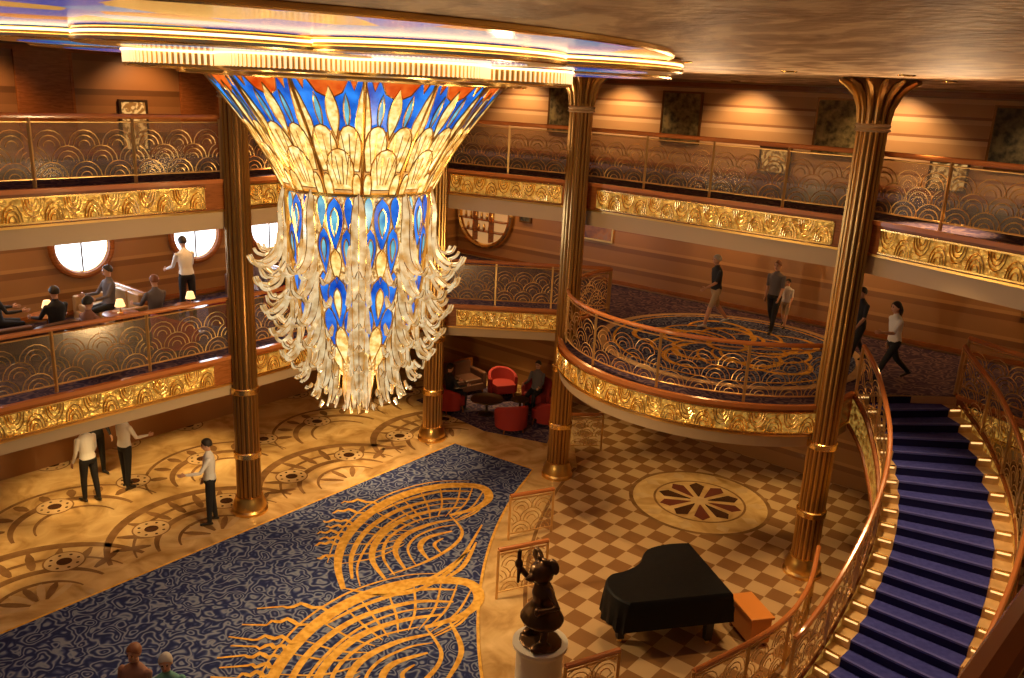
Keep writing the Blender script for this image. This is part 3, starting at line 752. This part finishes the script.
for (x,y,f,L,mt_) in((-8.35,17.2,aL+PI,1.8,'tan_leather'),(-9.75,15.35,aL,1.7,'brown_leather'),(-11.0,13.6,aL+PI,1.7,'tan_leather'),(-6.2,20.1,aL+PI,1.5,'brown_leather')):
    sofa(x,y,D4,f,L,mt_)
for (x,y,f,mt_) in((-8.45,15.2,2.6,'brown_leather'),(-7.15,16.5,2.5,'brown_leather'),(-6.1,17.7,2.6,'red'),(-5.3,19.0,2.6,'red'),(-9.6,13.3,2.5,'brown_leather'),(-7.5,14.6,1.2,'brown_leather'),(-6.5,15.9,1.0,'red')):
    tubchair(x,y,D4,f,mt_)
for (x,y) in((-9.0,15.95),(-7.75,16.3),(-6.7,17.2),(-10.2,14.2)):
    table(x,y,D4,.33,.6)
    m=MB();m.lathe([(.06,0),(.06,.015),(.015,.03),(.012,.16)],(x,y,D4+.6),12,'gold');m.lathe([(.10,.14),(.06,.28)],(x,y,D4+.6),16,'shade');m.obj('table_lamp')
m=MB();m.prism([(-2.6,22.6),(-1.1,24.4),(1.6,22.3),(1.0,20.0),(-.6,20.6)][::-1],.003,.015,'carpet2');m.obj('seating_rug',False)
for (x,y,f) in((.07,20.75,1.9),(-1.6,21.9,.6),(1.0,21.3,2.7),(-.2,23.2,-1.2),(.75,22.5,-2.0)): tubchair(x,y,.015,f,'red')
table(-.6,21.8,.015,.45,.45,'darkmetal');table(.3,21.75,.015,.25,.5,'darkmetal')
sofa(-1.5,23.4,.015,-.9,1.5,'brown_leather')

# grand piano under a cloth
m=MB();kd=V((-.26,.966));td=V((-.966,-.26));o=V((3.70,11.95))
m.M=Matrix(((td.x,kd.x,0,o.x),(td.y,kd.y,0,o.y),(0,0,1,0),(0,0,0,1)))
out=crom([(0,1.6),(.45,1.62),(.85,1.50),(1.15,1.12),(1.5,.92),(1.78,.84),(1.93,.58),(1.9,.22),(1.75,.02)],6)
out=[(p.x,p.y) for p in out]+[(1.0,0),(0,0)]
def off(poly,d):
    c0=V((.9,.7));return [tuple(V(p)+(V(p)-c0).normalized()*d) for p in poly]
n=len(out)
def loftp(levels,mat):
    vs=[];
    for (d,z) in levels:
        for i,p in enumerate(off(out,d)):
            wob=.022*math.sin(i*1.9)*(1 if z<.9 else 0);q=off([p],wob)[0];vs.append((q[0],q[1],z+(.03*math.sin(i*.8) if z<.6 else 0)))
    k=len(levels)
    m.add(vs,[(i*n+(j+1)%n,i*n+j,(i+1)*n+j,(i+1)*n+(j+1)%n) for i in range(k-1) for j in range(n)]+[tuple((k-1)*n+j for j in range(n))[::-1]],mat)
loftp([(.05,.50),(.03,.7),(.02,.9),(.0,1.0),(-.03,1.03)],'cloth_black')
m.prism(off(out,-.04),.6,.95,'black')
for (x,y) in((.25,.2),(.25,1.4),(1.65,.5)):
    m.box((x,y,.36),(.11,.11,.56),'black',0,1.3);m.lathe([(.02,0),(.04,.02),(.04,.05),(.02,.09)],(x,y,0),10,'gold')
m.box((.35,.8,.32),(.05,.3,.5),'black');m.box((.3,.8,.08),(.2,.32,.05),'black')
m.box((-.06,.8,.62),(.16,1.35,.10),'black')
m.obj('grand_piano',True,30)
m=MB();m.M=Matrix(((td.x,kd.x,0,4.15),(td.y,kd.y,0,12.35),(0,0,1,0),(0,0,0,1)))
m.box((0,0,.30),(.36,.7,.44),'orangewood');m.box((0,0,.54),(.42,.76,.05),'orangewood')
for sx in(-.14,.14):
    for sy in(-.3,.3): m.box((sx,sy,.04),(.06,.06,.08),'wood')
m.obj('piano_bench',bevel=.01)

# ------------------------------------------------------------------ bodies
def closed_loft(bm,rings,n=12):
    loops=[]
    for c0,ax,ay in rings:
        loops.append([bm.verts.new(c0+ax*math.cos(2*PI*j/n)+ay*math.sin(2*PI*j/n)) for j in range(n)])
    for a,b in zip(loops,loops[1:]):
        for j in range(n): bm.faces.new((a[j],a[(j+1)%n],b[(j+1)%n],b[j]))
    bm.faces.new(loops[0][::-1]);bm.faces.new(loops[-1])
def limb(bm,pts,rs,n=10,flat=1.,ref=V((1,0,0))):
    pts=[V(p) for p in pts];R=[];k=len(pts)
    for i in range(k):
        t=(pts[min(i+1,k-1)]-pts[max(i-1,0)]).normalized()
        x=(ref-t*ref.dot(t));x=x.normalized() if x.length>1e-3 else V((0,1,0))
        y=t.cross(x);R.append((pts[i],x*rs[i],y*rs[i]*flat))
    t0=(pts[1]-pts[0]).normalized();t1=(pts[-1]-pts[-2]).normalized()
    a=R[0];b=R[-1]
    R=[(a[0]-t0*rs[0]*.6,a[1]*.5,a[2]*.5)]+R+[(b[0]+t1*rs[-1]*.6,b[1]*.5,b[2]*.5)]
    closed_loft(bm,R,n)
def ell(bm,c0,r,seg=12,rng=8):
    rings=[]
    for i in range(1,rng):
        th=PI*i/rng;rings.append((V(c0)+V((0,0,-r[2]*math.cos(th))),V((r[0]*math.sin(th),0,0)),V((0,r[1]*math.sin(th),0))))
    closed_loft(bm,rings,seg)
def remesh(bm,vox):
    bmesh.ops.recalc_face_normals(bm,faces=bm.faces[:])
    me=bpy.data.meshes.new('tmp');bm.to_mesh(me);bm.free();o=bpy.data.objects.new('tmp',me);COL.objects.link(o)
    r=o.modifiers.new('r','REMESH');r.mode='VOXEL';r.voxel_size=vox
    s_=o.modifiers.new('s','SMOOTH');s_.factor=.5;s_.iterations=3
    dg=bpy.context.evaluated_depsgraph_get();ev=o.evaluated_get(dg);em=ev.to_mesh()
    vs=[tuple(v.co) for v in em.vertices];fs=[tuple(p.vertices) for p in em.polygons]
    ev.to_mesh_clear();bpy.data.objects.remove(o);bpy.data.meshes.remove(me)
    return vs,fs
def rotx(v,a):
    return V((v.x,v.y*math.cos(a)-v.z*math.sin(a),v.y*math.sin(a)+v.z*math.cos(a)))
def person(loc,face,h=1.75,lean=0,legs=((5,5),(-5,5)),arms=((5,8,10),(5,8,10)),top='shirt_white',bottom='pants_black',sleeve='short',shorts=False,hair='hair',shoe='shoe',name='person',seat=None,long=False):
    bm=bmesh.new();r=math.radians
    hip=V((0,0,0));seg=[]
    L=r(lean);up=lambda d,y=0,x=0: hip+rotx(V((x,y,d)),-L)
    tor=[(-.09,.12,.10),(-.04,.165,.12),(.04,.168,.12),(.14,.145,.105),(.26,.155,.115),(.38,.178,.115),(.46,.175,.10),(.51,.12,.08),(.55,.06,.06)]
    ax=rotx(V((0,1,0)),-L)
    closed_loft(bm,[(up(d),V((a,0,0)),ax*b) for d,a,b in tor],16)
    seg.append((up(-.02),up(.46),.14,'top'))
    seg.append((up(-.12),up(-.04),.15,'bot'))
    limb(bm,[up(.5),up(.62,.01)],[.055,.052]);seg.append((up(.56),up(.62,.01),.05,'skin'))
    hc=up(.70,.025)
    for c1,rr in((V((0,0,.025)),(.076,.094,.098)),(V((0,.015,-.035)),(.06,.072,.08))): ell(bm,hc+c1,rr)
    limb(bm,[hc+V((0,.09,.01)),hc+V((0,.108,-.02))],[.012,.016],6)
    for sx in(-1,1): ell(bm,hc+V((sx*.078,-.005,-.005)),(.012,.02,.032),8,6)
    seg.append((hc+V((0,0,.04)),hc+V((0,.02,-.05)),.08,'skin'))
    feet=[];hands=[]
    for sx,(sw,kb) in zip((-1,1),legs):
        hp=hip+V((sx*.09,0,-.03));kn=hp+rotx(V((sx*.01,0,-.42)),r(sw));an=kn+rotx(V((0,0,-.41)),r(sw-kb))
        limb(bm,[hp,hp.lerp(kn,.35),kn,kn.lerp(an,.3),an],[.09,.083,.056,.058,.038] if shorts else [.09,.085,.065,.06,.045])
        seg.append((hp,hp.lerp(kn,.85),.08,'bot'));seg.append((hp.lerp(kn,.85),an+V((0,0,.03)),.055,'skin' if shorts else 'bot'))
        fa=r(sw-kb)*.5 if sw-kb<-20 else 0
        toe=an+rotx(V((sx*.015,.16,-.045)),fa);heel=an+rotx(V((0,-.05,-.045)),fa)
        limb(bm,[heel,an+rotx(V((0,.03,-.035)),fa),toe],[.035,.042,.033],8,.75)
        seg.append((heel,toe,.05,'shoe'));feet.append(min(toe.z,heel.z)-.036)
    for sx,(sw,ab,eb) in zip((-1,1),arms):
        sh=up(.455,0,sx*.175)
        def dirn(a,b): 
            v=V((math.sin(r(b))*sx,0,-math.cos(r(b))));return rotx(v,r(a))
        el=sh+dirn(sw,ab)*.29;wr=el+dirn(sw+eb,ab*.3)*.25
        limb(bm,[sh,sh.lerp(el,.4),el,el.lerp(wr,.35),wr],[.055,.048,.04,.038,.026])
        fs_=el.lerp(wr,.95) if sleeve=='long' else sh.lerp(el,.8)
        if sleeve=='long': seg.append((sh,el,.045,'top'));seg.append((el,fs_,.04,'top'))
        else: seg.append((sh,fs_,.045,'top'));seg.append((fs_,el,.03,'skin'));seg.append((el,wr,.03,'skin'))
        hd=(wr-el).normalized();pc=wr+hd*.09
        sd=V((0,1,0))-hd*hd.y;sd=sd.normalized() if sd.length>.2 else V((0,0,1))
        limb(bm,[wr,wr+hd*.03,pc],[.027,.036,.038],8,.42,sd);seg.append((wr+hd*.02,pc,.035,'skin'))
        hands.append((wr,pc,hd,sd,sx))
    vs,fs=remesh(bm,.0135)
    va=np.array(vs);cen=np.array([va[list(f)].mean(0) for f in fs])
    best=np.full(len(fs),9.);lab=np.zeros(len(fs),int)
    for i,(a,b,rr,l) in enumerate(seg):
        a_=np.array(a);d=np.array(b)-a_;t=np.clip(((cen-a_)@d)/(d@d),0,1)
        ds=np.linalg.norm(cen-(a_+t[:,None]*d),axis=1)-rr
        w=ds<best;best[w]=ds[w];lab[w]=i
    mk={'top':top,'bot':bottom,'skin':'skin','shoe':shoe}
    names=[mk[seg[i][3]] for i in lab]
    m=MB()
    base_z=-min(feet) if seat is None else (seat+.09)/(h/1.75)
    m.M=Matrix.Translation(loc)@Matrix.Rotation(face-PI/2,4,'Z')@Matrix.Scale(h/1.75,4)@Matrix.Translation((0,0,base_z))
    ks=sorted(set(names));M_=m.M
    m.v+=[tuple(M_@V(p)) for p in vs];idx={q:m.mi(q) for q in ks}
    for f,q in zip(fs,names): m.f.append(list(f));m.m.append(idx[q])
    for sx in(-1,1):
        m.lathe([(.002,-.008),(.011,-.004),(.011,.004),(.002,.008)],hc+V((sx*.03,.087,.01)),8,'eye')
        m.box(hc+V((sx*.031,.092,.034)),(.03,.01,.006),hair)
    m.box(hc+V((0,.092,-.055)),(.04,.012,.01),'lip')
    hv=[];R_=9;S_=16
    for i in range(R_+1):
        th=(PI*.60)*i/R_
        for j in range(S_):
            a=2*PI*j/S_;fr=max(0,math.sin(a))
            th2=th*(1-.42*fr)+ (0 if not long else .9*th*max(0,-math.sin(a)))*.5
            th2=min(th2,PI*.9)
            wv=1+.03*math.sin(5*a+i)
            hv.append(hc+V((0,-.004,.022))+V((.088*wv*math.sin(th2)*math.cos(a),.108*wv*math.sin(th2)*math.sin(a),.114*math.cos(th2))))
    m.add(hv,[(i*S_+j,i*S_+(j+1)%S_,(i+1)*S_+(j+1)%S_,(i+1)*S_+j) for i in range(R_) for j in range(S_)],hair)
    if long:
        m.tube([hc+V((0,-.09,.03)),hc+V((0,-.11,-.06)),hc+V((0,-.10,-.16)),hc+V((0,-.09,-.22))],[.04,.055,.045,.015],8,hair)
    for wr,pc,hd,sd,sx in hands:
        nr=hd.cross(sd)
        for q,(o2,ln) in enumerate(((-.027,.062),(-.009,.076),(.009,.08),(.027,.07))):
            p0=pc-hd*.01+sd*o2;bend=nr*(-sx)*.35
            m.tube([p0,p0+hd*ln*.45,p0+hd*ln*.8+bend*ln*.5,p0+hd*ln*.95+bend*ln],[.0095,.009,.008,.006],6,'skin')
        p0=wr+hd*.03+sd*.03
        m.tube([p0,p0+hd*.025+sd*.022,p0+hd*.055+sd*.028],[.012,.0105,.008],6,'skin')
    return m.obj(name,True,60)
R_=math.radians
person((-5.75,15.2,0),R_(200),1.78,0,((4,2),(-4,2)),((35,12,55),(5,8,15)),sleeve='long',name='steward')
person((-8.45,15.85,0),R_(150),1.75,3,((6,4),(-5,4)),((5,8,20),(10,10,25)),sleeve='long',name='steward')
person((-8.0,16.5,0),R_(60),1.78,2,((3,2),(-3,2)),((5,10,30),(25,10,60)),sleeve='long',name='steward')
person((-8.9,17.1,0),R_(-40),1.75,2,((3,2),(-3,2)),((5,10,30),(5,10,10)),top='shirt_black',sleeve='long',name='steward')
person((-4.47,8.95,.014),R_(262),1.72,-6,((4,4),(-4,4)),((20,8,50),(5,8,20)),top='shirt_pink',hair='hair_red',name='woman')
person((-4.02,8.85,.014),R_(285),1.68,-6,((4,4),(-4,4)),((5,8,20),(20,8,50)),top='shirt_teal',bottom='shorts_khaki',hair='hair_gray',name='woman')
person((4.75,19.8,D4+.02),R_(195),1.75,3,((22,8),(-20,20)),((25,8,40),(-20,8,15)),top='shirt_black',bottom='shorts_khaki',shorts=True,hair='hair_gray',shoe='shoe_w',name='man')
person((6.05,19.5,D4+.02),R_(230),1.72,2,((16,5),(-14,18)),((15,8,30),(-10,8,15)),top='shirt_grey',bottom='pants_black',name='woman',hair='hair_red')
person((6.5,20.0,D4+.02),R_(235),1.2,2,((16,5),(-14,18)),((15,8,30),(-10,8,15)),top='shirt_white',bottom='shorts_khaki',shorts=True,name='child')
person((7.5,16.25,D4),R_(190),1.70,5,((30,6),(-26,22)),((35,8,60),(-20,8,25)),top='shirt_white',bottom='pants_black',name='woman',long=True)
person((7.2,17.3,D4),R_(200),1.68,3,((20,6),(-18,18)),((15,8,30),(-15,8,25)),top='shirt_black',bottom='pants_black',name='woman')
person((-7.2,18.35,D4),R_(140),1.8,6,((4,2),(-4,2)),((20,10,50),(25,10,50)),sleeve='long',name='steward')
for (x,y,f,t,hr) in((-9.7,15.45,aL*57.3,'shirt_black','hair'),(-9.6,13.33,143,'shirt_pink','hair_red'),(-8.38,17.15,180+aL*57.3,'shirt_grey','hair'),(-5.3,19.03,149,'shirt_black','hair'),(-8.45,15.23,149,'shirt_black','hair'),(-7.5,14.63,69,'shirt_pink','hair'),(-7.15,16.53,143,'shirt_grey','hair_red')):
    person((x,y,D4),R_(f),1.74,-4,((85,85),(82,85)),((35,10,50),(30,10,60)),top=t,bottom='pants_black',hair=hr,name='seated_guest',seat=.45,sleeve='long')
person((-1.6,21.9,.015),.6,1.74,-4,((85,85),(82,85)),((35,10,50),(30,10,60)),top='shirt_black',name='seated_guest',seat=.45,sleeve='long')
person((.75,22.5,.015),R_(-115),1.74,-4,((85,85),(82,85)),((35,10,50),(30,10,60)),top='shirt_grey',name='seated_guest',seat=.45,sleeve='long')

# statue on pedestal
m=MB();m.lathe([(.42,0),(.42,.08),(.37,.12),(.34,.18),(.34,.80),(.37,.86),(.40,.89),(.40,.94)],(.62,10.6,0),40,'pedestal');m.obj('pedestal')
bm=bmesh.new()
limb(bm,[(-.14,.08,.06),(-.12,.03,.25),(-.05,0,.45)],[.05,.045,.06]);limb(bm,[(.16,-.06,.06),(.13,-.02,.25),(.05,0,.45)],[.05,.045,.06])
ell(bm,(-.15,.13,.05),(.08,.14,.055));ell(bm,(.17,.0,.05),(.08,.14,.055));ell(bm,(0,0,.015),(.28,.26,.03))
closed_loft(bm,[(V((0,0,z)),V((a,0,0)),V((0,b,0))) for z,a,b in((.28,.25,.23),(.33,.28,.26),(.42,.23,.21),(.5,.16,.15),(.56,.13,.12),(.66,.15,.13),(.74,.13,.10),(.8,.07,.07))],18)
ell(bm,(.02,.03,.93),(.15,.15,.14));ell(bm,(.02,.17,.90),(.05,.08,.045));ell(bm,(.02,.25,.91),(.024,.022,.02),8,6)
for sx in(-1,1): ell(bm,(.02+sx*.15,-.02,1.06),(.10,.038,.10));ell(bm,(.02+sx*.05,.02,1.09),(.06,.035,.04))
limb(bm,[(-.1,0,.74),(-.30,.02,.62),(-.16,.15,.54)],[.045,.04,.04]);limb(bm,[(.1,0,.74),(.31,.03,.74),(.28,.16,.90)],[.045,.04,.04])
ell(bm,(-.14,.17,.53),(.055,.055,.06));ell(bm,(.28,.17,.95),(.055,.05,.065))
limb(bm,[(.28,.17,.70),(.28,.17,1.12)],[.02,.03],8)
vs,fs=remesh(bm,.014)
m=MB();m.M=Matrix.Translation((.62,10.6,.94))@Matrix.Rotation(2.2,4,'Z')@Matrix.Scale(1.2,4);m.add(vs,fs,'bronze_statue');m.obj('bronze_statue',True,70)

# ------------------------------------------------------------------ lights
def pt(loc,e,col=(1,.56,.2),r=.12,name='lamp'):
    l=bpy.data.lights.new(name,'POINT');l.energy=e;l.color=col;l.shadow_soft_size=r;o=bpy.data.objects.new(name,l);o.location=loc;COL.objects.link(o)
def spot(loc,tgt,e,ang=60,col=(1,.64,.28),r=.1,blend=.7,name='spotlight'):
    l=bpy.data.lights.new(name,'SPOT');l.energy=e;l.color=col;l.spot_size=R_(ang);l.spot_blend=blend;l.shadow_soft_size=r
    o=bpy.data.objects.new(name,l);o.location=loc;o.rotation_euler=(V(tgt)-V(loc)).to_track_quat('-Z','Y').to_euler();COL.objects.link(o)
mm=MB()
def dl(x,y,z,r=.09): mm.lathe([(r,-.004),(r,0)],(x,y,z),16,'bulb');mm.tube([(x+(r+.015)*math.cos(a),y+(r+.015)*math.sin(a),z-.006) for a in np.linspace(0,2*PI,17)],.015,5,'goldb',False)
for s_ in(2.5,6,9.5,13,16.5):
    p=corner+B*s_+nR*1.0;dl(p.x,p.y,CZ);spot((p.x,p.y,CZ-.05),(p.x-nR.x*.9,p.y-nR.y*.9,D5+.6),230,110,(1,.62,.30))
    p=corner+B*s_+nR*.8;zz=D5-.54;dl(p.x,p.y,zz);pt((p.x,p.y,zz-.2),42)
for s_ in(3.5,7,10.5,14,17.5):
    p=corner-A*s_+nL*1.1;dl(p.x,p.y,CZ);spot((p.x,p.y,CZ-.05),(p.x-nL.x,p.y-nL.y,D5+.6),190,110,(1,.56,.24))
    p=corner-A*s_+nL*2.3;zz=D5-.54;dl(p.x,p.y,zz);pt((p.x,p.y,zz-.18),42)
for (x,y) in((-4.5,18.9),(-6.1,17.3),(-7.8,15.3),(-9.4,13.2),(-7.3,18.3),(-9.0,16.4),(-3.4,21.0),(-.4,23.3),(2.3,20.9),(3.4,18.2),(5.4,17.4),(3.4,16.0),(6.6,17.2)):
    zz=D4-.54;dl(x,y,zz);spot((x,y,zz-.03),(x,y,0),280 if x<0 else 120,68,(1,.64,.24))
for (x,y,tx,ty,e,a) in((-6.0,12.5,-6.6,14.3,700,34),(-4.5,16.6,-4.2,17.5,2600,34),(1.4,15.5,1.4,15.0,800,44),(2.0,11.5,1.8,12.5,600,44),(5.2,12.3,6.6,12.2,1700,48),(6.6,14.0,7.5,13.8,1400,44),(-1.8,16.8,-1.6,15.5,1200,46),(-5.5,7.5,-4.3,8.9,1100,42),(-1.0,9.5,-1.8,11.5,1200,46),(3.8,13.0,3.2,13.5,250,50),(-2.5,18.0,-2.8,18.9,2500,32)):  # the spot over the foreground women is added to brighten them
    dl(x,y,CZ);spot((x,y,CZ-.04),(tx,ty,0),e,a)
mm.obj('recessed_downlights')
for (x,y,tx,ty) in((8.6,8.5,5,8),(6.4,13.4,4.5,11.5),(3.3,16.6,2,13.5),(-8.5,11.5,-6.5,9.5),(-.6,19.3,-.8,16)):  # unseen uplights added along the upper balcony to brighten the ceiling
    spot((x,y,D5+.9),(tx,ty,CZ),200,130,(1,.66,.36),.3)
for k in range(6):
    a=2*PI*k/6;pt((CX+2.0*math.cos(a),CY+2.0*math.sin(a),6.6),24,(1,.68,.30),.15,'chandelier_bulb')
pt((CX,CY,3.2),420,(1,.68,.32),.2,'chandelier_bulb')
for s_ in(7.3,9.4,12.1,14.8):
    p=corner-A*s_+nL*.3
    l=bpy.data.lights.new('porthole_daylight','AREA');l.energy=35;l.color=(.75,.87,1);l.shape='DISK';l.size=1.1
    o=bpy.data.objects.new('porthole_daylight',l);o.location=(p.x,p.y,4.84);o.rotation_euler=V((nL.x,nL.y,0)).to_track_quat('-Z','Y').to_euler();COL.objects.link(o)
w=bpy.data.worlds.new('w');w.use_nodes=True;w.node_tree.nodes['Background'].inputs[0].default_value=(1,.64,.38,1);w.node_tree.nodes['Background'].inputs[1].default_value=.09;SC.world=w

# ------------------------------------------------------------------ camera
cd=bpy.data.cameras.new('camera');cam=bpy.data.objects.new('camera',cd);COL.objects.link(cam)
th=R_(16.2);ro=R_(2.83)
Fv=V((0,math.cos(th),-math.sin(th)));r0=V((1,0,0));u0=V((0,math.sin(th),math.cos(th)))
X=r0*math.cos(ro)+u0*math.sin(ro);Y=-r0*math.sin(ro)+u0*math.cos(ro)
cam.matrix_world=Matrix(((X.x,Y.x,-Fv.x,0),(X.y,Y.y,-Fv.y,0),(X.z,Y.z,-Fv.z,8.5),(0,0,0,1)))
cd.sensor_width=36;cd.lens=857*36/1024;cd.clip_start=.05
SC.camera=cam
SC.view_settings.view_transform='Standard'
